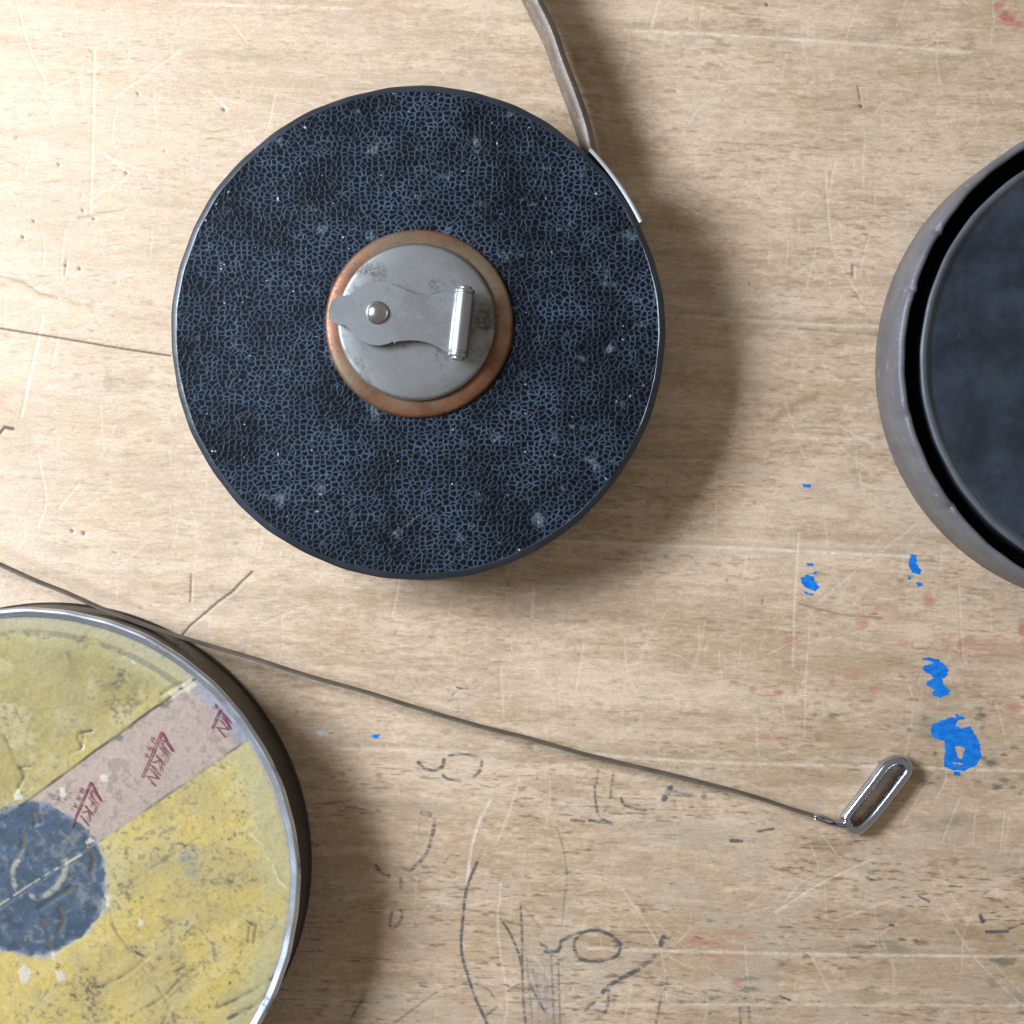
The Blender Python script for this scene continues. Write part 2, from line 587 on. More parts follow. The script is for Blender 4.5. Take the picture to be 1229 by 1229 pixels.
    for pts, wd, a in [
        ([(300, 162), (320, 182), (350, 188), (380, 180), (388, 152)], 10, .95), ([(385, 205), (400, 219), (445, 226)], 8, .8),
        ([(408, 136), (450, 131), (492, 139)], 7, .8), ([(521, 152), (518, 185), (493, 214)], 9, .75), ([(515, 240), (560, 248), (597, 230)], 5, .55),
        ([(312, 338), (340, 345)], 16, .6), ([(305, 352), (303, 412), (330, 410)], 4, .5), ([(355, 360), (352, 400), (335, 460), (318, 495), (278, 534)], 11, .75),
        ([(150, 522), (165, 545), (196, 561)], 10, .75), ([(236, 568), (240, 612)], 10, .55), ([(206, 690), (199, 733), (214, 745), (241, 706), (236, 680)], 7, .75),
        ([(340, 803), (387, 800)], 6, .7), ([(345, 812), (365, 812)], 5, .5), ([(60, 1062), (105, 990)], 8, .65), ([(390, 515), (410, 490), (442, 490)], 8, .55),
        ([(265, 575), (320, 575), (372, 540)], 6, .5), ([(930, 188), (925, 232)], 8, .7), ([(918, 240), (922, 300), (935, 350), (978, 377)], 7, .8),
        ([(985, 195), (978, 240), (974, 285)], 8, .6), ([(965, 315), (950, 335)], 7, .5), ([(835, 364), (880, 368)], 8, .75), ([(900, 366), (970, 374)], 9, .85),
        ([(1010, 288), (1030, 315), (1097, 329)], 8, .85), ([(1184, 250), (1162, 292)], 16, .85), ([(920, 198), (990, 198)], 4, .35),
        ([(505, 512), (470, 600), (456, 700), (450, 820), (470, 900), (500, 990), (542, 1082)], 8, .9), ([(530, 450), (505, 512)], 4, .45),
        ([(690, 368), (680, 505)], 5, .33), ([(698, 332), (742, 350)], 5, .33), ([(785, 390), (810, 470), (820, 560), (812, 640), (805, 725)], 6, .52),
        ([(658, 652), (664, 800), (664, 900), (668, 1000), (676, 1082)], 7, .75), ([(588, 712), (620, 760), (650, 830), (661, 872)], 7, .8),
        ([(588, 712), (662, 735)], 5, .6), ([(664, 660), (722, 738)], 4, .5), ([(612, 968), (662, 933)], 7, .7), ([(680, 860), (700, 1082)], 4, .6),
        ([(698, 880), (738, 1032)], 4, .55), ([(765, 838), (776, 1082)], 6, .65), ([(790, 850), (797, 1082)], 5, .65), ([(740, 868), (747, 1000)], 4, .5),
        ([(690, 940), (742, 1035)], 7, .7), ([(675, 800), (690, 960)], 4, .5), ([(715, 900), (722, 1080)], 4, .5), ([(755, 905), (750, 1082)], 4, .45),
        ([(670, 875), (790, 868)], 4, .4), ([(680, 930), (790, 925)], 5, .4), ([(672, 985), (745, 1005)], 4, .4),
        ([(728, 798), (750, 812)], 8, .8), ([(745, 824), (775, 830), (796, 812), (802, 788), (840, 770), (872, 760), (900, 751), (945, 754), (986, 775), (1005, 800), (1000, 835),
          (960, 855), (910, 858), (870, 850), (850, 825), (848, 790), (870, 762)], 9, .95), ([(985, 785), (1010, 800), (990, 812)], 12, .7), ([(745, 828), (790, 826)], 10, .8),
        ([(1160, 775), (1150, 802)], 15, .8), ([(1128, 842), (1090, 872)], 15, .6), ([(1072, 888), (1010, 920), (970, 945), (948, 967)], 13, .9),
        ([(968, 960), (965, 1010), (950, 1045), (922, 1063)], 9, .7), ([(885, 1032), (917, 1004)], 10, .65), ([(1170, 925), (1168, 957)], 10, .6),
        ([(1152, 985), (1134, 1074)], 7, .7), ([(210, 1082), (290, 1020), (360, 970), (430, 945), (500, 939), (545, 960), (567, 990)], 6, .6),
        ([(535, 1052), (578, 1018)], 7, .7), ([(360, 672), (368, 664)], 6, .6), ([(305, 938), (330, 938)], 9, .5), ([(260, 970), (340, 970)], 5, .5)]:
        p = [tuple(q) for q in catmull(tr(pts, *A), 5)] if len(pts) > 2 else tr(pts, *A)
        cv.line(ink, p, wd * .3417 * 1.15, a * .92, 2.4)
    B = (820, 900, .3328)
    for pts, wd, a in [([(172, 328), (210, 328)], 12, .8), ([(270, 294), (325, 285)], 9, .8), ([(235, 330), (256, 331)], 8, .6), ([(660, 460), (690, 472)], 8, .75),
                       ([(1070, 595), (1080, 620)], 14, .8), ([(1095, 657), (1168, 655)], 12, .85), ([(1175, 645), (1235, 622)], 8, .7), ([(745, 632), (758, 634)], 9, .9),
                       ([(850, 528), (886, 546)], 7, .8), ([(203, 930), (207, 988)], 10, .55), ([(236, 930), (240, 988)], 12, .6), ([(350, 889), (386, 903)], 7, .8),
                       ([(395, 427), (432, 426)], 5, .6), ([(508, 458), (545, 458)], 7, .5), ([(455, 408), (475, 410)], 6, .6), ([(1110, 588), (1140, 582)], 6, .7),
                       ([(955, 655), (980, 660)], 7, .7), ([(1085, 520), (1105, 508)], 5, .6), ([(740, 440), (770, 425)], 5, .4), ([(450, 905), (468, 907)], 7, .6)]:
        cv.line(ink, tr(pts, *B), wd * .3328, a, 1.5)
    D_ = (400, 600, .3255)
    for pts, wd, a in [([(455, 690), (470, 696), (497, 697)], 6, .85), ([(436, 722), (446, 712)], 7, .7), ([(425, 742), (448, 738)], 4, .5), ([(445, 765), (465, 768)], 4, .5)]:
        cv.line(ink, tr(pts, *D_), wd * .3255, a, 1.4)
    for k in range(150):                              # stray pen flecks among the lower boards
        x = rng.uniform(380, 1240)
        y = 1229 - abs(rng.normal(0, 150))
        L = rng.uniform(2, 9)
        cv.line(ink, [(x, y), (x + L, y + rng.normal(0, 1.2))], rng.uniform(.7, 1.8), rng.uniform(.35, .7), 1.3)
    haze = zero()
    cv.blob(haze, (652, 1200), 26, 70, .5, 3, .3)
    cv.blob(haze, (812, 950), 14, 9, .55, 4, .3)
    # --- break ink up along the grain
    brk = fbm(X * .10, G * .5, 121, 2)
    ink = ink * (.66 + .6 * sstep(.25, .6, brk))
    # --- blue paint, as signed distance in pixels
    blue = np.full(X.shape, -10, np.float32)
    E = (1080, 740, .1791)
    cv.poly(blue, tr([(150, 286), (200, 274), (255, 290), (300, 325), (325, 360), (315, 395), (280, 425), (300, 465), (335, 490), (325, 520), (265, 545), (225, 530),
                      (215, 510), (240, 488), (180, 460), (185, 428), (230, 415), (200, 385), (155, 355), (165, 325), (228, 312), (215, 296)], *E))
    B2 = np.full(X.shape, -10, np.float32)
    cv.poly(B2, tr([(205, 755), (225, 720), (300, 690), (350, 672), (385, 690), (372, 735), (410, 752), (470, 735), (500, 780), (535, 850), (545, 940), (510, 1000),
                    (430, 1030), (350, 1030), (295, 1000), (303, 900), (303, 832), (250, 822), (215, 800)], *E))
    cv.poly(B2, tr([(366, 866), (440, 876), (412, 955), (384, 940)], *E), 8, -1)
    cv.poly(B2, tr([(355, 975), (425, 978), (425, 994), (355, 990)], *E), 4, -1)
    blue = np.maximum(blue, B2)
    Fq = (960, 450, .2523)
    for pl in [[(3, 965), (35, 952), (66, 960), (77, 990), (92, 1012), (70, 1027), (35, 1012), (8, 992)], [(33, 896), (62, 897), (62, 908), (38, 908)],
               [(18, 1030), (62, 1040), (60, 1050), (30, 1044)], [(60, 935), (82, 938), (80, 948), (62, 946)], [(528, 853), (552, 858), (556, 900), (577, 930), (572, 950), (540, 942), (518, 915)],
               [(558, 988), (588, 990), (584, 1006), (560, 1004)], [(516, 960), (528, 962), (526, 975), (516, 973)], [(15, 520), (52, 521), (50, 534), (20, 534)]]:
        cv.poly(blue, tr(pl, *Fq))
    cv.poly(blue, [(447, 881), (455, 882), (455, 886), (448, 885)])
    cv.poly(blue, [(1143, 926), (1153, 927), (1152, 931), (1144, 930)])
    cv.poly(blue, [(1146, 858), (1156, 859), (1158, 863), (1148, 863)])
    white = zero()
    cv.poly(white, [(377, 877), (388, 876), (392, 881), (382, 884)])
    # --- compose
    def over(c, m):
        nonlocal col
        m = np.clip(m, 0, 1)[..., None]
        col = col * (1 - m) + np.array(c) * m
    over((.30, .19, .10), brown * .75)
    over((.79, .67, .54), pale * (.10 + 1.15 * fbm(X * .16, Y * .16, 131, 3)))
    over((.20, .22, .30), haze * .5)
    over((.10, .115, .085), grn * .85)
    over((.66, .66, .70), sstep(0, 1, white))
    over((.045, .030, .02), crack)
    Z += np.clip(blue + .5, 0, 1) * .00003
    Z = np.where((X < -40) | (X > 1270) | (Y < -40) | (Y > 1270), 0, Z)
    Z = np.clip(Z, -.0006, .00008)
    one = np.ones(X.shape, np.float32)
    ca = np.concatenate([col, one[..., None]], -1)
    cb = np.stack([np.clip(blue / 10 * .5 + .5, 0, 1), np.clip(ink, 0, 1), np.clip(red, 0, 1), one], -1)
    me = grid_mesh(xs, ys, Z, {'wood': ca, 'marks': cb}, 0.0)

    m = Mat('worn_wood')
    ob = m.obj()
    base = m.attr('wood').outputs['Color']
    mk = m.sep(m.attr('marks').outputs['Color'])
    gv = m.scale(ob, (330, 2300, 1))
    fine_n = m.noise(gv, 1.0, 3, .6)
    gv2 = m.scale(ob, (1500, 2600, 1))
    fib = m.noise(gv2, 1.0, 2, .6)
    c = m.mix(1.0, base, m.ramp(fine_n, [(.25, .86), (.5, 1.0), (.75, 1.10)]), 'MULTIPLY')
    c = m.mix(1.0, c, m.ramp(fib, [(.25, .82), (.5, 1.0), (.75, 1.13)]), 'MULTIPLY')
    c = m.mix(m.math('MULTIPLY', m.math('MULTIPLY', mk[2], m.rng(fib, .25, .6, .55, 1.0)), .88), c, (.46, .09, .10))
    inkf = m.rng(m.math('ADD', mk[1], m.math('MULTIPLY', m.math('SUBTRACT', fib, .5), 1.1)), .12, 1.05, 0, .84)
    c = m.mix(inkf, c, (.045, .057, .070))
    rag = m.noise(m.scale(ob, (650, 1900, 1)), 1.0, 3, .65)
    bl_ = m.math('ADD', mk[0], m.math('MULTIPLY', m.math('SUBTRACT', rag, .5), .34))
    bf = m.rng(bl_, .465, .50)
    c = m.mix(bf, c, m.mix(m.rng(m.noise(m.scale(ob, (500, 900, 1)), 1.0, 3, .6), .35, .65), (.004, .15, .58), (.010, .235, .76)))
    m.set('col', c)
    m.set('rough', m.mix(m.math('MULTIPLY', bf, .8), m.rng(fine_n, .2, .8, .42, .60), (.30, .30, .30)))
    m.set('spec', .42)
    hgt = m.math('ADD', m.math('MULTIPLY', fine_n, .6), m.math('MULTIPLY', fib, .4))
    m.set('normal', m.bump(hgt, .00010, .38))
    o = link('table_top', me, m.m, None, True, None)
    o['kind'] = 'structure'
    o['label'] = 'scratched pale wooden table top with pen doodles and blue paint spots'
    return o


def tr_blobs(L, ox, oy, s):
    return [(ox + x * s, oy + y * s, rx * s, ry * s, a) for x, y, rx, ry, a in L]


build_table()

# ------------------------------------------------------------------ materials for the tape measures
def mat_pebble():
    m = Mat('pebbled_black_leather')
    ob = m.obj()
    wob = m.n('ShaderNodeTexNoise')
    m.put(wob.inputs['Vector'], ob)
    wob.inputs['Scale'].default_value = 420
    wob.inputs['Detail'].default_value = 1
    add = m.n('ShaderNodeVectorMath', operation='MULTIPLY_ADD')
    m.put(add.inputs[0], wob.outputs['Color'])
    add.inputs[1].default_value = (.0011, .0011, 0)
    m.put(add.inputs[2], ob)
    def vor(feat):
        v = m.n('ShaderNodeTexVoronoi')
        v.feature = feat
        v.voronoi_dimensions = '2D'
        m.put(v.inputs['Vector'], m.scale(add.outputs[0], (830, 990, 1)))
        v.inputs['Scale'].default_value = 1.0
        v.inputs['Randomness'].default_value = .85
        return v
    e = vor('DISTANCE_TO_EDGE').outputs['Distance']
    cellc = m.sep(vor('F1').outputs['Color'])[0]
    wide = m.noise(ob, 420, 3, .65)
    ridge = m.rng(m.math('ADD', e, m.math('MULTIPLY', m.math('SUBTRACT', wide, .5), .14)), .02, .25, 1.0, 0.0)
    big = m.noise(ob, 70, 4, .6)
    med = m.noise(ob, 700, 2, .6)
    lvl = m.math('MULTIPLY', m.rng(big, .32, .66, .25, 1.10), m.rng(med, .28, .72, .45, 1.15))
    lvl = m.math('MULTIPLY', lvl, m.rng(cellc, 0, 1, .7, 1.0))
    c = m.mix(m.math('MULTIPLY', ridge, lvl), (.0008, .0012, .0024), (.062, .094, .150))
    # dusty rubbed patches
    du = m.rng(m.noise(m.scale(ob, (1, 1, 1), (.13, .4, 0)), 170, 3, .6), .60, .72)
    dsp = m.noise(ob, 1500, 2, .7)
    c = m.mix(m.math('MULTIPLY', du, m.rng(dsp, .36, .66, .05, .62)), c, (.20, .25, .29))
    sp = m.rng(m.noise(ob, 900, 1, .5), .755, .80, 0, .85)
    c = m.mix(sp, c, (.45, .48, .50))
    m.set('col', c)
    m.set('rough', m.rng(big, .3, .7, .46, .62))
    m.set('spec', .15)
    hg = m.math('ADD', ridge, m.math('MULTIPLY', dsp, .25))
    m.set('normal', m.bump(hg, .00010, .8))
    return m.m


def mat_leather(name, a, b, wear, rough=(.34, .52), sc=1.0, spec=.5, wearamt=.72):
    m = Mat(name)
    ob = m.obj()
    n1 = m.noise(ob, 90 * sc, 4, .6)
    n2 = m.noise(ob, 900 * sc, 3, .65)
    c = m.mix(m.rng(n1, .3, .7), a, b)
    ws = m.rng(m.noise(ob, 240 * sc, 4, .7), wearamt - .04, wearamt + .05)
    c = m.mix(ws, c, wear)
    m.set('col', c)
    m.set('rough', m.rng(n2, .25, .75, rough[0], rough[1]))
    m.set('spec', spec)
    m.set('normal', m.bump(m.math('ADD', n2, m.math('MULTIPLY', ws, -.6)), .00010, .5))
    return m.m


def mat_metal(name, a, b, rough=(.25, .42), dirt=(.10, .09, .075), dirtamt=.62, metal=1.0, sc=1.0):
    m = Mat(name)
    ob = m.obj()
    n1 = m.noise(ob, 70 * sc, 5, .65)
    n2 = m.noise(ob, 1300 * sc, 3, .7)
    br = m.noise(m.scale(ob, (400 * sc, 4000 * sc, 400 * sc)), 1, 2, .5)
    c = m.mix(m.rng(n1, .3, .7), a, b)
    d = m.math('MULTIPLY', m.rng(m.noise(m.scale(ob, (1, 1, 1), (.3, .1, .2)), 110 * sc, 5, .7), dirtamt - .1, dirtamt + .12), m.rng(n2, .3, .6, .3, .9))
    def turned(ang, sx, sy):
        r = m.n('ShaderNodeVectorRotate')
        m.put(r.inputs['Vector'], ob)
        r.inputs['Angle'].default_value = ang
        return m.scale(r.outputs[0], (sx * sc, sy * sc, 300 * sc))
    sc1 = m.rng(m.noise(turned(.9, 110, 3000), 1, 2, .6), .60, .70, 0, .28)
    sc2 = m.rng(m.noise(turned(-.35, 150, 3400), 1, 2, .6), .62, .72, 0, .28)
    c = m.mix(m.math('MAXIMUM', sc1, sc2), c, (.16, .155, .15))
    c = m.mix(d, c, dirt)
    m.set('col', c)
    m.set('metal', m.math('MULTIPLY', m.rng(d, 0, 1, 1, .35), metal))
    m.set('rough', m.math('ADD', m.rng(n1, .3, .7, rough[0], rough[1]), m.math('MULTIPLY', d, .25)))
    m.set('normal', m.bump(m.math('ADD', n2, m.math('MULTIPLY', br, .5)), .00002, .35))
    return m.m


M_PEB = mat_pebble()
M_EDGE = mat_leather('smooth_black_leather', (.011, .015, .024), (.022, .030, .046), (.12, .085, .06), (.34, .44), 1.0, .75, .69)
M_NICKEL = mat_metal('tarnished_nickel', (.40, .40, .40), (.24, .24, .24), (.40, .54), (.08, .07, .06), .52, 1.0)
M_CRANK = mat_metal('worn_nickel_crank', (.44, .445, .46), (.31, .315, .325), (.36, .50), (.10, .09, .08), .58)
M_NICKEL2 = mat_metal('polished_nickel', (.50, .50, .52), (.40, .40, .42), (.30, .40), (.2, .18, .15), .72)
M_STEEL = mat_metal('dull_bare_steel', (.76, .79, .84), (.54, .58, .66), (.30, .44), (.10, .12, .15), .60)
M_CHROME = mat_metal('bright_wire', (.60, .62, .68), (.52, .54, .62), (.08, .14), (.2, .19, .18), .80)
M_STRAP = mat_leather('brown_strap_leather', (.135, .095, .068), (.20, .148, .112), (.30, .28, .28), (.40, .55), 2.0, .5, .62)
M_TAPE = mat_leather('linen_tape', (.10, .082, .066), (.16, .135, .11), (.14, .11, .09), (.5, .65), 2.0, .35, .66)
M_BLACK = mat_leather('black_japanned_side', (.018, .017, .014), (.034, .032, .026), (.10, .085, .06), (.35, .5), 1.0, .45, .72)
M_GREYW = mat_leather('grey_worn_leather', (.112, .108, .118), (.155, .150, .162), (.28, .23, .26), (.40, .55), 1.4, .5, .66)
M_DISC = mat_leather('dark_navy_leather_disc', (.012, .018, .028), (.034, .047, .066), (.085, .05, .04), (.44, .62), 1.2, .45, .68)


def mat_copper():
    m = Mat('patinated_copper')
    ob = m.obj()
    n1 = m.noise(ob, 160, 4, .65)
    n2 = m.noise(m.scale(ob, (1, 1, 1), (.2, .1, 0)), 60, 3, .6)
    n3 = m.noise(ob, 1200, 3, .7)
    c = m.mix(m.rng(n1, .3, .7), (.26, .11, .052), (.15, .06, .032))
    c = m.mix(m.rng(n2, .42, .66, 0, .85), c, (.20, .155, .10))
    c = m.mix(m.rng(n3, .50, .70, 0, .7), c, (.09, .05, .03))
    m.set('col', c)
    m.set('metal', .45)
    m.set('rough', m.rng(n3, .3, .7, .36, .55))
    m.set('normal', m.bump(n3, .00003, .5))
    return m.m


M_COPPER = mat_copper()

# ------------------------------------------------------------------ black pebbled tape measure
HT = 0.018
pc = P(501, 399, HT)
R1 = 297 * (H - HT) / F
t1 = empty('tape_measure', (pc.x, pc.y, 0), 'round tape measure in black pebbled leather with folding nickel crank on a copper ring', 'tape measure', 'antique tape measures on the table')


def loc(px, py, z, c):
    p = P(px, py, z)
    return (p.x - c.x, p.y - c.y)


def wob1(a, r, z, k):
    if z < .002:
        return (0, 0)
    d = .00010 * math.sin(5 * a + 1) + .00007 * math.sin(13 * a) + .00004 * math.sin(37 * a + 2)
    return (d, d * .5)


rim = [(R1 - .0030, .0002), (R1 + .0004, .0002), (R1 + .0008, .0006), (R1 + .0008, .0013), (R1 + .0004, .0018), (R1 - .0003, .0022), (R1 - .0003, HT - .0022),
       (R1, HT - .0022), (R1 + .0002, HT - .0016), (R1 + .0001, HT - .0011), (R1 - .0002, HT - .0009), (R1 - .0006, HT - .00068), (R1 - .0010, HT - .00046), (R1 - .0012, HT - .0004), (R1 - .0015, HT - .0006), (R1 - .0030, HT - .0014)]
case = link('case_side', lathe(rim, 360, close=True, wob=wob1), M_EDGE, t1, True, 50)
face = [(0, HT + .0000), (.010, HT + .0000), (.020, HT - .0001), (.032, HT - .0003), (.042, HT - .0006), (.046, HT - .0004), (R1 - .0016, HT - .00048), (R1 - .0012, HT - .00045)]
fm = lathe(face, 192)
link('leather_face', fm, M_PEB, t1, True, None)
back = lathe([(0, .0003), (R1 - .0025, .0003)], 96)
link('back_face', back, M_EDGE, t1)

cw = P(502.5, 388, HT + .0008)
rw = 113 * (H - HT) / F
wash = lathe([(rw - .0055, HT - .0004), (rw - .0055, HT + .0008), (rw - .0030, HT + .0010), (rw - .0007, HT + .0009), (rw - .0002, HT + .0006), (rw, HT + .0001), (rw, HT - .0004)], 160, close=True,
             wob=lambda a, r, z, k: (.00006 * math.sin(3 * a + 1), .00004 * math.sin(4 * a)))
o = link('copper_ring', wash, M_COPPER, t1, True, 50)
o.location = (cw.x - pc.x, cw.y - pc.y, 0)

ZP = HT + .0022
ch = P(499.5, 386, ZP)
rh = 94.5 * (H - ZP) / F
hub = lathe([(0, ZP + .0001), (rh - .004, ZP + .00005), (rh - .0007, ZP), (rh - .0003, ZP - .0001), (rh, ZP - .0004), (rh, HT + .0006), (rh - .001, HT + .0006), (0, HT + .0006)], 160)
hubo = link('hub_plate', hub, M_NICKEL, t1, True, 40)
hubo.location = (ch.x - pc.x, ch.y - pc.y, 0)

# crank: outline read in a crop with origin 340,240 and scale .2604
ZC = ZP + .0021
K = (340, 240, .2604)
up = catmull([(790, 405), (745, 422), (690, 435), (640, 437), (595, 430), (545, 407)], 6)
cir = [(435 + 148 * math.cos(a), 522 + 148 * math.sin(a)) for a in np.linspace(math.radians(-62), math.radians(-140), 12)]
tab = catmull([(305, 438), (262, 442), (228, 462), (210, 500), (214, 545), (245, 572), (285, 578)], 5)
cir2 = [(435 + 148 * math.cos(a), 522 + 148 * math.sin(a)) for a in np.linspace(math.radians(150), math.radians(62), 14)]
low_ = catmull([(515, 668), (518, 655), (560, 648), (620, 648), (680, 662), (720, 682), (758, 706)], 5)
outl = up + cir + tab + cir2 + [np.array((508, 655))] + low_ + [np.array((800, 720)), np.array((830, 410))]
oz = [loc(340 + p[0] * .2604, 240 + p[1] * .2604, ZC, pc) for p in outl]
crank = link('crank', plate(oz, ZP + .0011, ZC, .0003), M_CRANK, t1, True, 40)

zb = ZC + .0010
b0 = P(340 + 840 * .2604, 240 + 398 * .2604, zb)
b1 = P(340 + 803 * .2604, 240 + 738 * .2604, zb)
ax = b1 - b0
L = ax.length
rb = .0020


def tube_profile(prof, segs=40):
    me = lathe(prof, segs)
    return me


pr = [(0, 0), (.0012, .0), (.00135, .0002), (.00135, .0006), (rb * .93, .0006), (rb, .0008), (rb, .0013), (rb * .9, .00145), (rb * .9, .0017), (rb, .0018), (rb, L - .0018), (rb * .9, L - .0017), (rb * .9, L - .00145),
      (rb, L - .0013), (rb, L - .0008), (rb * .93, L - .0006), (.00135, L - .0006), (.00135, L - .0002), (.0012, L), (0, L)]
bar = link('handle_roller', tube_profile(pr), M_NICKEL2, crank, True, 40)
bar.rotation_euler = ax.to_track_quat('Z', 'Y').to_euler()
bar.location = (b0.x - pc.x, b0.y - pc.y, zb)

sp = P(340 + 433 * .2604, 240 + 518 * .2604, ZC + .0005)
scr = lathe([(0, .00135), (.0007, .00128), (.0014, .00105), (.0020, .0006), (.00232, .0001), (.00236, -.0003), (0, -.0003)], 48)
so = link('pivot_screw', scr, mat_metal('brass_tinted_screw', (.60, .60, .60), (.48, .48, .47), (.2, .32), (.1, .08, .05), .7), crank, True, 40)
so.location = (sp.x - pc.x, sp.y - pc.y, ZC)

# nickel throat plate where the strap leaves the case
a0, a1 = math.radians(26.3), math.radians(46.8)


def wobt(a, r, z, k):
    t = (a - a0) / (a1 - a0)
    return (.0004 + .0005 * t * t, 0)


tp = lathe([(R1 - .0002, .0016), (R1 + .0004, .0016), (R1 + .00045, HT - .0002), (R1 + .0003, HT + .0002), (R1 + .00015, HT + .0002), (R1 - .0004, HT - .0001), (R1 - .0004, HT - .0003), (R1 - .0001, HT - .0006)], 40, close=True, wob=wobt, arc=(a0, a1))
link('throat_plate', tp, M_NICKEL2, t1, True, 40)

# strap standing on its edge
zs0, zs1 = .0030, .0132
sp_px = [(712, 215), (713, 196), (709, 178), (702, 147), (690, 112), (675, 73), (662, 36), (644, -1), (618, -52), (588, -108), (560, -170)]
path = [Vector(P(x, y, zs1)) for x, y in sp_px]
path = [Vector(q) for q in catmull([(p.x - pc.x, p.y - pc.y, 0) for p in path], 10)]
th = .00125
sec = [(-th, zs0 + .0004), (-th * .6, zs0), (th * .6, zs0), (th, zs0 + .0004), (th, zs1 - .0010), (th * .5, zs1 - .0003), (0, zs1), (-th * .5, zs1 - .0003), (-th, zs1 - .0010)]
link('strap', sweep(path, sec), M_STRAP, t1, True, 45)

# ------------------------------------------------------------------ yellow-faced tape measure
p2 = P(29, 1060, HT)
R2 = 330.5 * (H - HT) / F
t2 = empty('tape_measure', (p2.x, p2.y, 0), 'tape measure with worn yellow face and blue centre, thin tape and ring drawn out', 'tape measure', 'antique tape measures on the table')


def wob2(a, r, z, k):
    if z < .003:
        return (0, 0)
    d = .00008 * math.sin(7 * a) + .00006 * math.sin(17 * a + 1) + .00005 * math.sin(41 * a)
    return (d, d)


side = lathe([(R2 - .002, .0002), (R2 - .0004, .0002), (R2, .0006), (R2, .0012), (R2 - .0004, .0016), (R2 - .0004, HT - .0018), (R2 - .0004, HT - .0014), (R2 - .002, HT - .0014)], 320, close=True)
link('case_side', side, M_BLACK, t2, True, 40)
zf = HT - .0006
rim2 = lathe([(R2 - .0006, HT - .0016), (R2 - .0001, HT - .0014), (R2 + .0001, HT - .0009), (R2, HT - .0004), (R2 - .0003, HT - .0001), (R2 - .0007, HT), (R2 - .0009, HT - .00008), (R2 - .0012, HT - .00025), (R2 - .0015, HT - .0004), (R2 - .0018, zf + .00014), (R2 - .0020, zf - .0002)], 360, close=True, wob=wob2)
link('metal_rim', rim2, M_STEEL, t2, True, 50)
link('back_face', lathe([(0, .0003), (R2 - .0015, .0003)], 96), M_BLACK, t2)

# the face, painted in photograph pixels at height zf
cx, cy = 29 + 0, 1060
Rpx = (R2 - .0016) * F / (H - zf)
q = P(29, 1060, HT)
cx = C0 + q.x * F / (H - zf)
cy = C0 - q.y * F / (H - zf)
xs = np.arange(cx - Rpx - 3, cx + Rpx + 3, 1.38)
ys = np.arange(cy - Rpx - 3, cy + Rpx + 3, 1.38)
fc = Canvas(xs, ys)
X, Y = np.meshgrid(fc.xs, fc.ys)
RR = np.hypot(X - cx, Y - cy)
TH = np.degrees(np.arctan2(cy - Y, X - cx))
Zf = np.zeros(X.shape, np.float32)
nA = fbm(X * .010, Y * .010, 201, 4)
nB = fbm(X * .035, Y * .035, 211, 4)
nC = fbm(X * .16, Y * .16, 221, 3)
d_al = (X * .81 - Y * .59)
d_pp = (X * .59 + Y * .81)
nS = fbm(d_al * .012, d_pp * .09, 231, 3)
c = np.zeros(X.shape + (3,)) + np.array((.535, .395, .122))


def ov(cc, m):
    global c
    m = np.clip(m, 0, 1)[..., None]
    c = c * (1 - m) + np.array(cc) * m


ov((.60, .47, .20), sstep(.45, .75, nS) * .6)
upz = sstep(40, -60, (X - 0) * .59 + (Y - 985) * .81)          # upper sector is a duller olive yellow
ov((.255, .21, .085), upz * (.72 + .35 * sstep(.35, .65, nA)))
ov((.46, .385, .22), sstep(.50, .72, nB) * .5)
ov((.35, .285, .14), sstep(.47, .67, fbm(X * .02, Y * .02, 281, 4)) * .5)
ov((.48, .42, .22), sstep(.55, .75, nA) * .45)
nF = fbm(X * .33, Y * .33, 311, 2)
ov((.25, .20, .105), sstep(.50, .68, nC * .55 + nF * .45) * (.25 + .5 * sstep(.4, .65, nB)))
ov((.10, .085, .06), sstep(.64, .74, nF * .55 + nC * .45) * sstep(.42, .6, nA) * .5)
rb_ = sstep(Rpx - 46, Rpx - 22, RR)
ov((.44, .38, .20), rb_ * (.25 + .5 * sstep(.4, .6, nA)))
ov((.27, .28, .29), sstep(Rpx - 7, Rpx - 1, RR + 9 * (nB - .5)) * .7)
ov((.05, .06, .075), sstep(Rpx - 5, Rpx - 2, RR) * sstep(48, 75, TH) * .85)  # shadow inside the rim, painted as a dark ring along the upper edge
ov((.36, .31, .19), sstep(Rpx - 17, Rpx - 13, RR) * sstep(45, 60, TH) * (1 - sstep(Rpx - 4, Rpx, RR)) * .8)
ringl = (1 - sstep(2.2, 5.0, np.abs(RR - (Rpx - 20 + 3 * (nB - .5))))) * sstep(46, 56, TH) * sstep(140, 120, TH) * sstep(.33, .5, nA + .4 * (nC - .5))
ov((.13, .13, .11), ringl * .6)
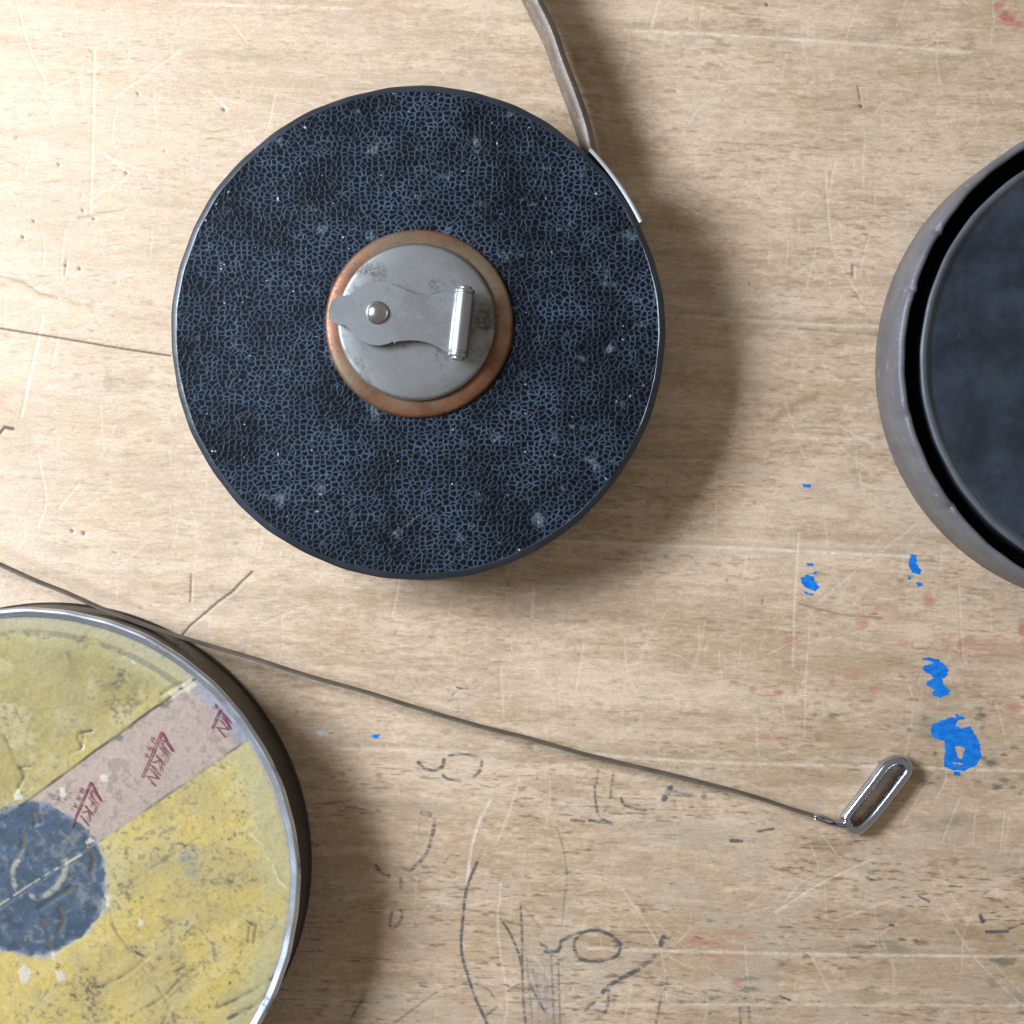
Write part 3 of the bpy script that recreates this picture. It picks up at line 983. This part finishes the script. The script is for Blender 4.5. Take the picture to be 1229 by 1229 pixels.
# pink printed band between two cut edges
up_e = (X - 140) * .59 + (Y - 883) * .81 + .0
lo_e = (X - 202) * .565 + (Y - 953) * .825
band_s = np.minimum(up_e, -lo_e) + 1.6 * (fbm(d_al * .05, d_pp * 0, 241, 2) - .5)
band_s = np.where(X > -110, band_s, -9)
band = sstep(-.8, .8, band_s)
hubd = np.hypot(X - 36, Y - 1056) + 12 * (fbm(X * .05, Y * .05, 251, 3) - .5)
pk = np.zeros(X.shape + (3,)) + np.array((.41, .305, .25))
pk = pk * (.86 + .30 * nB[..., None]) * (.93 + .16 * nC[..., None])
c = c * (1 - band[..., None]) + pk * band[..., None]
ov((.24, .185, .155), band * sstep(.50, .68, nB * .45 + nC * .55) * .65)
ov((.12, .11, .10), band * sstep(.50, .68, fbm(X * .07, Y * .07, 261, 3)) * (1 - sstep(4, 24, up_e)) * sstep(105, 150, X) * sstep(235, 195, X) * .85)
ov((.10, .13, .18), band * sstep(228, 262, X) * sstep(.42, .62, nB + .1) * sstep(24, 0, up_e) * .8)
ov((.22, .27, .35), sstep(Rpx - 24, Rpx - 6, RR) * band * .6)
edge = (1 - sstep(.6, 2.4, np.abs(band_s + .4))) * (X > -110) * (hubd > 90)
ov((.10, .085, .06), edge * (.5 + .5 * sstep(.4, .6, fbm(d_al * .04, d_pp * .04, 271, 2))))
Zf -= band * .00010
# blue centre disc
blu = sstep(94, 90, hubd)
bc = np.zeros(X.shape + (3,)) + np.array((.058, .085, .125))
bc = bc * (.75 + .5 * nB[..., None])
c = c * (1 - blu[..., None]) + bc * blu[..., None]
ov((.25, .23, .20), blu * .7 * sstep(.50, .72, nC * .45 + nF * .25 + nB * .3 + .10 * sstep(40, 10, np.hypot(X - 70, Y - 1015)) + .08 * sstep(30, 8, np.hypot(X - 95, Y - 1045))) * .75)
ov((.045, .06, .08), blu * sstep(.5, .75, fbm(X * .09, Y * .09, 301, 3)) * .7)
ov((.26, .29, .33), sstep(7, 0, np.abs(hubd - 92)) * sstep(.35, .6, nC) * .55)
Zf -= blu * .00010
hr = np.hypot(X - 47, Y - 1046)
ha = np.degrees(np.arctan2(1046 - Y, X - 47))
ring = (1 - sstep(1.5, 5.5, np.abs(hr - 31 - 3 * np.sin(np.radians(ha * 2))))) * ((ha < 25) | (ha > 150)) * blu
ov((.36, .33, .26), ring * sstep(.36, .56, nB + .6 * (nC - .5)) * .8)
Zf += ring * .00008
ln = Canvas(xs, ys)
tmp = np.zeros(X.shape, np.float32)
ln.line(tmp, [(-20, 1093), (0, 1086), (30, 1066), (60, 1047), (98, 1026)], 1.2, .75, 1.0)
tmp *= sstep(.25, .5, nC)
ov((.60, .53, .30), tmp)
Zf += tmp * .00006

# creases, tears, specks
cre, dirt, chip = [np.zeros(X.shape, np.float32) for _ in range(3)]
for pts, wd, dp, a in [([(132, 1093), (140, 1120), (158, 1142), (176, 1168), (198, 1200), (212, 1229)], 3, .00012, .32), ([(160, 1142), (176, 1150)], 4, .00015, .7),
                       ([(120, 1186), (146, 1172), (166, 1158), (178, 1148)], 3, .00012, .55), ([(205, 1195), (240, 1168)], 2.5, .0001, .3),
                       ([(140, 1229), (170, 1212), (196, 1196), (215, 1176), (238, 1160)], 4, .0001, .45), ([(260, 1210), (290, 1196), (330, 1172)], 5, .0001, .55),
                       ([(275, 1222), (310, 1203), (328, 1184)], 6, .0001, .6), ([(195, 1229), (205, 1206)], 3, .0001, .4),
                       ([(140, 1070), (200, 1030), (240, 1005)], 3.5, .00006, .28), ([(0, 875), (10, 895), (25, 925), (36, 945)], 4, .00018, .4),
                       ([(98, 897), (94, 882), (110, 877)], 3, .00025, .8), ([(85, 904), (98, 897), (100, 884)], 3, .0002, .6), ([(22, 945), (30, 930), (24, 922), (36, 920)], 3, .00025, .85),
                       ([(194, 833), (205, 826), (218, 820)], 3.5, .00025, .8), ([(40, 990), (50, 986), (44, 975)], 3, .0002, .8),
                       ([(72, 1120), (62, 1109), (50, 1102)], 3, .0002, .7), ([(72, 1090), (76, 1104), (72, 1115)], 5, .0003, .85), ([(105, 1015), (112, 1030), (110, 1045)], 5, .0003, .85),
                       ([(60, 1140), (58, 1120), (50, 1105)], 4, .00018, .75), ([(106, 998), (104, 1010), (116, 1008)], 4, .0002, .8), ([(20, 1030), (28, 1012), (26, 998)], 5, .0002, .75),
                       ([(48, 1090), (70, 1076), (86, 1066)], 5, .0002, .7), ([(40, 975), (42, 990)], 4, .0002, .7), ([(296, 1105), (303, 1110)], 3, .0001, .6),
                       ([(299, 1112), (297, 1130)], 2.5, .0001, .5), ([(307, 1110), (304, 1132)], 2.5, .0001, .5), ([(210, 1166), (222, 1160)], 4, .0001, .6), ([(328, 1040), (334, 1055), (345, 1066)], 2.2, -.0001, 0)]:
    fc.line(cre, pts, wd * .6, a, 2.0, curve=True)
    fc.line(Zf, pts, wd, -dp * .55, 2.4, 'add', curve=True)
rng = np.random.RandomState(9)
for x, y, rx, ry, a in [(140, 810, 16, 14, .75), (146, 812, 6, 8, .9), (135, 845, 14, 16, .55), (160, 845, 8, 14, .6), (100, 770, 10, 10, .6), (147, 786, 6, 4, .8), (35, 762, 5, 3, .9), (55, 765, 5, 3, .8),
                        (48, 858, 5, 4, .8), (83, 785, 4, 4, .7), (105, 1188, 22, 20, .85), (110, 1215, 18, 16, .65), (60, 1215, 18, 10, .5), (210, 1115, 20, 18, .6), (235, 1125, 16, 14, .5), (225, 1165, 12, 8, .4),
                        (168, 1120, 5, 7, .9), (180, 1128, 4, 4, .8), (165, 1140, 8, 4, .8), (36, 1165, 10, 5, .7), (70, 1160, 10, 6, .8), (228, 1016, 12, 5, .9), (216, 1022, 16, 4, .8), (230, 1030, 7, 12, .6),
                        (75, 955, 14, 9, .95), (15, 860, 20, 12, .3), (20, 835, 18, 14, .25), (310, 1090, 5, 3, .8), (316, 1170, 4, 3, .8), (290, 1145, 3, 3, .9), (276, 1180, 3, 3, .9), (300, 1130, 3, 3, .8)]:
    fc.blob(dirt, (x, y), rx, ry, a, int(x + 7 * y), 1.1)
for k in range(330):
    x, y = rng.uniform(-60, 360), rng.uniform(735, 1235)
    r = rng.gamma(1.2, .6) + .45
    fc.blob(dirt, (x, y), r * 1.2, r, rng.uniform(.4, .95), k, .5)
for pl in [[(22, 1168), (30, 1158), (40, 1168), (36, 1180), (26, 1182)], [(66, 1165), (76, 1166), (80, 1174), (72, 1180), (66, 1174)], [(62, 1144), (70, 1146), (70, 1156), (64, 1154)],
           [(166, 1100), (172, 1106), (174, 1118), (166, 1112)], [(96, 890), (102, 886), (104, 898), (98, 903)], [(16, 955), (24, 948), (28, 960), (18, 962)], [(218, 824), (230, 816), (238, 822), (228, 832), (218, 830)],
           [(204, 833), (222, 826), (224, 831), (208, 839)], [(98, 1013), (108, 1006), (114, 1010), (104, 1018)], [(126, 1076), (132, 1074), (134, 1088), (128, 1092)], [(122, 932), (130, 930), (132, 938), (124, 940)],
           [(158, 792), (164, 794), (166, 798), (160, 799)], [(70, 947), (78, 944), (80, 954), (72, 957)]]:
    S = np.full(X.shape, -9, np.float32)
    fc.poly(S, pl)
    S = sstep(-1.0, 1.0, S - .8 + 9.0 * (fbm(X * .14, Y * .14, 297, 3) - .5))
    chip = np.maximum(chip, S)
gr = sstep(.48, .62, nC * .6 + nB * .4)
ov((.10, .085, .06), cre * (.35 + 1.2 * sstep(.35, .6, fbm(X * .09, Y * .09, 291, 3))))
ov((.115, .095, .070), dirt * (.15 + .85 * sstep(.45, .6, nF * .5 + nC * .5)))
ov((.24, .24, .22), sstep(-2, 2, np.minimum(np.minimum((X - 205), (238 - X)), np.minimum(Y - 1012 - (238 - X) * .35, 1052 - Y + (X - 230) * .9))) * .55 * (.4 + .6 * gr))
ov((.56, .50, .40), chip * .9)
Zf += chip * .00008 - dirt * .00004
for pts, a in [([(328, 1038), (334, 1056), (346, 1068)], .5), ([(315, 1018), (322, 1032)], .4), ([(300, 1000), (312, 1012)], .4)]:
    tmp = np.zeros(X.shape, np.float32)
    fc.line(tmp, pts, 1.6, a, 1.2, curve=True)
    ov((.68, .62, .48), tmp)
Zf += (nB - .5) * .00012 + (nC - .5) * .00005 + (nA - .5) * .0003
Zf = np.clip(Zf, -.0006, .0003) + zf
ca = np.concatenate([c, np.ones(X.shape + (1,))], -1)
mid_ = lambda A: .25 * (A[:-1, :-1] + A[1:, :-1] + A[:-1, 1:] + A[1:, 1:])
inside = mid_(RR) < Rpx
k_disc = inside & (mid_(hubd) < 92)
k_band = inside & ~k_disc & (mid_(band_s) > 0)
k_pan = inside & ~k_disc & ~k_band

m = Mat('worn_painted_face')
ob = m.obj()
n1 = m.noise(ob, 1400, 3, .7)
n2 = m.noise(ob, 420, 3, .6)
cc = m.mix(1.0, m.attr('paint').outputs['Color'], m.ramp(n1, [(.25, .80), (.5, 1.0), (.75, 1.13)]), 'MULTIPLY')
cc = m.mix(m.rng(n1, .70, .76, 0, .6), cc, (.14, .12, .09))
m.set('col', cc)
m.set('rough', m.rng(n2, .3, .7, .42, .62))
m.set('spec', .4)
m.set('normal', m.bump(n1, .00005, .5))
face_m = m.m
org = (p2.x, p2.y)
parts = {}
for nm, kk in (('yellow_panel', k_pan), ('printed_band', k_band), ('centre_disc', k_disc)):
    parts[nm] = link(nm, grid_mesh(xs, ys, Zf, {'paint': ca}, zf, org, kk), face_m, t2, True, None)

# red printed words on the band: strokes in (s along the foot of the L, k up the letters)
m = Mat('faded_red_print')
ob = m.obj()
n1 = m.noise(ob, 1100, 3, .7)
m.set('col', m.mix(m.noise(ob, 300, 2), (.20, .018, .05), (.25, .035, .075)))
m.set('rough', .6)
m.set('alpha', m.rng(n1, .38, .66, 1.0, .5))
red_m = m.m
WORD = {
    'L': [[(0, 0), (0, 128)], [(0, 0), (290, 0)]],
    'U': [[(22, 100), (22, 42), (30, 28), (48, 28), (56, 42), (56, 100)]],
    'F': [[(74, 25), (74, 100), (112, 100)], [(74, 64), (102, 64)]],
    'K': [[(128, 25), (128, 100)], [(170, 100), (130, 62), (174, 25)]],
    'I': [[(193, 25), (193, 100)]],
    'N': [[(214, 25), (214, 100), (262, 25), (262, 100)]],
    'u': [[(70, -20), (70, -44), (88, -44), (88, -20)], [(102, -44), (104, -44)]],
    's': [[(142, -20), (122, -20), (122, -32), (140, -32), (140, -45), (120, -45)], [(154, -45), (156, -45)]],
    'a': [[(170, -45), (180, -20), (192, -45)], [(174, -36), (188, -36)], [(204, -45), (206, -45)]],
}


def word(O, letters, smin=0, smax=999, wmul=1.0):
    verts, faces = [], []
    t = np.array((-115, 265)) / 289.
    u = np.array((60, 110)) / 125.
    z = zf + .00017
    for ch_ in letters:
        for st in WORD[ch_]:
            wd = (10 if ch_ in 'L' else 6.8 if ch_.isupper() else 5) * wmul
            uu = u if ch_ == 'L' else np.array((80, 97)) / 125.
            pts = [np.array(O, float) + t * s + uu * k for s, k in [(min(max(s, smin), smax), k) for s, k in st]]
            for a, b in zip(pts[:-1], pts[1:]):
                d = b - a
                Ln = np.hypot(*d)
                if Ln < .5:
                    continue
                d /= Ln
                nrm = np.array((-d[1], d[0])) * wd / 2
                a2, b2 = a - d * wd * .3, b + d * wd * .3
                i = len(verts)
                for qx, qy in (a2 - nrm, b2 - nrm, b2 + nrm, a2 + nrm):
                    p = P(60 + qx * .2034, 830 + qy * .2034, z)
                    verts.append((p.x - p2.x, p.y - p2.y, z + .000004 * (len(faces) % 9)))
                faces.append((i, i + 1, i + 2, i + 3))
    me = pydata(verts, faces)
    bm = bmesh.new()
    bm.from_mesh(me)
    for f in bm.faces:
        if f.normal.z < 0:
            f.normal_flip()
    bm.to_mesh(me)
    bm.free()
    return link('red_lettering', me, red_m, parts['printed_band'], False)


word((657, 238), 'LUFKINusa')
word((238, 535), 'LUFKIusa')
word((1070, -50), 'LKINsa', 172, 300)

# tape drawn out, standing on its edge, with its end ring
zt0, zt1 = .0, .0031
tpx = [(-296, 1020), (-306, 940), (-302, 850), (-288, 765), (-250, 690), (-190, 645), (-125, 634), (-60, 653), (0, 679.5), (39, 697), (78, 712.5), (117, 730), (156, 745), (195, 759), (250, 776), (302, 791), (371, 813), (439, 832), (507, 853),
       (576, 873), (640, 889), (707, 908), (820, 935), (900, 956), (949, 972), (980, 981.5), (990, 984)]
pth = []
for x, y in tpx:                                   # it leaves the case at half height and comes down to the table
    zb_ = .0002 + .0062 * (1 - min(max((x - 150) / 700, 0), 1)) ** 1.5
    p = P(x, y, zb_ + zt1)
    pth.append((p.x - p2.x, p.y - p2.y, zb_))
pth = [Vector(v) for v in catmull(pth, 8)]
th = .00024
sec = [(-th, zt0), (th, zt0), (th, zt1 - .0002), (th * .6, zt1), (-th * .6, zt1), (-th, zt1 - .0002)]
tape = link('tape', sweep(pth, sec), M_TAPE, t2, True, 40)


def wire(path, r, closed=False, n=12, ry=None):
    """round wire along 3D points"""
    path = [Vector(p) for p in path]
    ry = ry or r
    N = len(path)
    verts, faces = [], []
    for i, p in enumerate(path):
        a = path[i - 1] if (i > 0 or closed) else path[i]
        b = path[(i + 1) % N] if (i < N - 1 or closed) else path[i]
        t = (b - a).normalized()
        s = t.cross(Vector((0, 0, 1)))
        s = s.normalized() if s.length > 1e-6 else Vector((1, 0, 0))
        u = s.cross(t)
        for k in range(n):
            q = 2 * math.pi * k / n
            verts.append(p + s * (r * math.cos(q)) + u * (ry * math.sin(q)))
    for i in range(N if closed else N - 1):
        j = (i + 1) % N
        for k in range(n):
            l = (k + 1) % n
            faces.append((i * n + k, j * n + k, j * n + l, i * n + l))
    if not closed:
        faces.append(tuple(range(n))[::-1])
        faces.append(tuple((N - 1) * n + k for k in range(n)))
    me = pydata(verts, faces)
    bm = bmesh.new()
    bm.from_mesh(me)
    bmesh.ops.recalc_face_normals(bm, faces=bm.faces)
    bm.to_mesh(me)
    bm.free()
    return me


RG = (980, 890, 130 / 1229)
rpx = [(345, 905), (330, 860), (400, 760), (520, 605), (640, 450), (740, 315), (800, 250), (880, 212), (960, 215), (1020, 262), (1025, 335), (960, 430), (850, 575), (740, 715), (620, 860), (500, 975), (430, 1000), (375, 970)]
zr = .0017
rp = [P(x, y, zr) for x, y in tr(rpx, *RG)]
rp = [Vector(v) for v in catmull([(p.x - p2.x, p.y - p2.y, zr) for p in rp], 6, True)]
link('end_ring', wire(rp, .00112, True, 16, .0016), M_CHROME, tape, True, None)
# folded clip that joins ring and tape
cp = [P(x, y, .0052) for x, y in tr([(-30, 850), (60, 868), (150, 905), (230, 940), (320, 962), (372, 958)], *RG)]
zc_ = [.0052, .0052, .0050, .0046, .0040, .0036]
for dd, nm in ((.00042, 'clip_wire'), (-.00042, 'clip_wire')):
    q = []
    for i, p in enumerate(cp):
        a = cp[max(i - 1, 0)]
        b = cp[min(i + 1, len(cp) - 1)]
        t = (b - a).normalized()
        q.append((p.x - p2.x - t.y * dd * (1.25 if i in (1, 2) else .6), p.y - p2.y + t.x * dd * (1.25 if i in (1, 2) else .6), zc_[i]))
    link(nm, wire(catmull(q, 5), .00034, False, 10, .0026 * .55), M_CHROME, tape, True, None)

# ------------------------------------------------------------------ dark tape measure with the grooved edge
p3 = P(1380, 431, HT)
R3 = 303 * (H - HT) / F
t3 = empty('tape_measure', (p3.x, p3.y, 0), 'dark tape measure with raised grey rim, deep shadowed groove and dull navy disc', 'tape measure', 'antique tape measures on the table')
nick = [(math.atan2(431 - 343, 1089 - 1380), .0007, .010), (math.atan2(431 - 272, 1121 - 1380), .0006, .012), (math.atan2(431 - 610, 1141 - 1380), .0004, .012), (math.atan2(431 - 500, 1090 - 1380), .00025, .02)]


def wob3(a, r, z, k):
    if z < .012:
        return (0, 0)
    d = .00007 * math.sin(6 * a + .4) + .00004 * math.sin(19 * a + 1) + .00004 * math.sin(47 * a + 2)
    dz = .00010 * math.sin(9 * a) + .00007 * math.sin(31 * a)
    aa = (a + math.pi) % (2 * math.pi) - math.pi
    if z > HT - .0012 and r > R3 - .0022:
        for na, dep, wd in nick:
            e = math.exp(-((aa - na) / wd) ** 2)
            d -= dep * e * .8
            dz -= dep * e
    return (d, dz)


ws_ = lathe([(R3 - .006, .0002), (R3 - .0006, .0002), (R3, .0008), (R3, HT - .0012), (R3 - .0002, HT - .0006), (R3 - .0006, HT - .0002), (R3 - .0011, HT), (R3 - .0015, HT - .0002), (R3 - .0017, HT - .0006), (R3 - .0017, .0060), (R3 - .006, .0060)], 480, close=True, wob=wob3)
link('case_side', ws_, M_GREYW, t3, True, 50)
M_GROOVE_SHADE = mat_leather('painted_groove_shade', (.008, .008, .009), (.012, .012, .013), (.015, .012, .01), (.7, .85), 1.0, .15, .72)  # shade in the groove put into the colour of a near-black sheet
gv_ = lathe([(R3 - .0018, HT - .0011), (R3 - .00182, .0066), (R3 - .0062, .0066)], 320)
link('groove_shade', gv_, M_GROOVE_SHADE, t3, True, 40)
rd = 273 * (H - HT) / F
zd = HT - .0012
dw = lathe([(rd - .003, .0062), (rd - .0003, .0062), (rd - .0003, zd - .0008), (rd, zd - .0004), (rd - .0002, zd), (rd - .0006, zd + .0001), (rd - .0012, zd - .00005), (rd - .0016, zd - .0004), (rd - .0019, zd - .0007), (rd - .003, zd - .0008)], 320, close=True,
           wob=lambda a, r, z, k: (.00006 * math.sin(8 * a) + .00004 * math.sin(29 * a), 0))
link('disc_rim', dw, mat_leather('worn_dark_rim_leather', (.07, .08, .092), (.11, .12, .135), (.15, .11, .09), (.40, .55), 1.2, .5, .66), t3, True, 50)
link('disc_face', lathe([(0, zd - .0004), (.02, zd - .0005), (rd - .004, zd - .0008), (rd - .0018, zd - .0007)], 160), M_DISC, t3, True, None)
link('back_face', lathe([(0, .0003), (R3 - .0055, .0003)], 96), M_GREYW, t3)
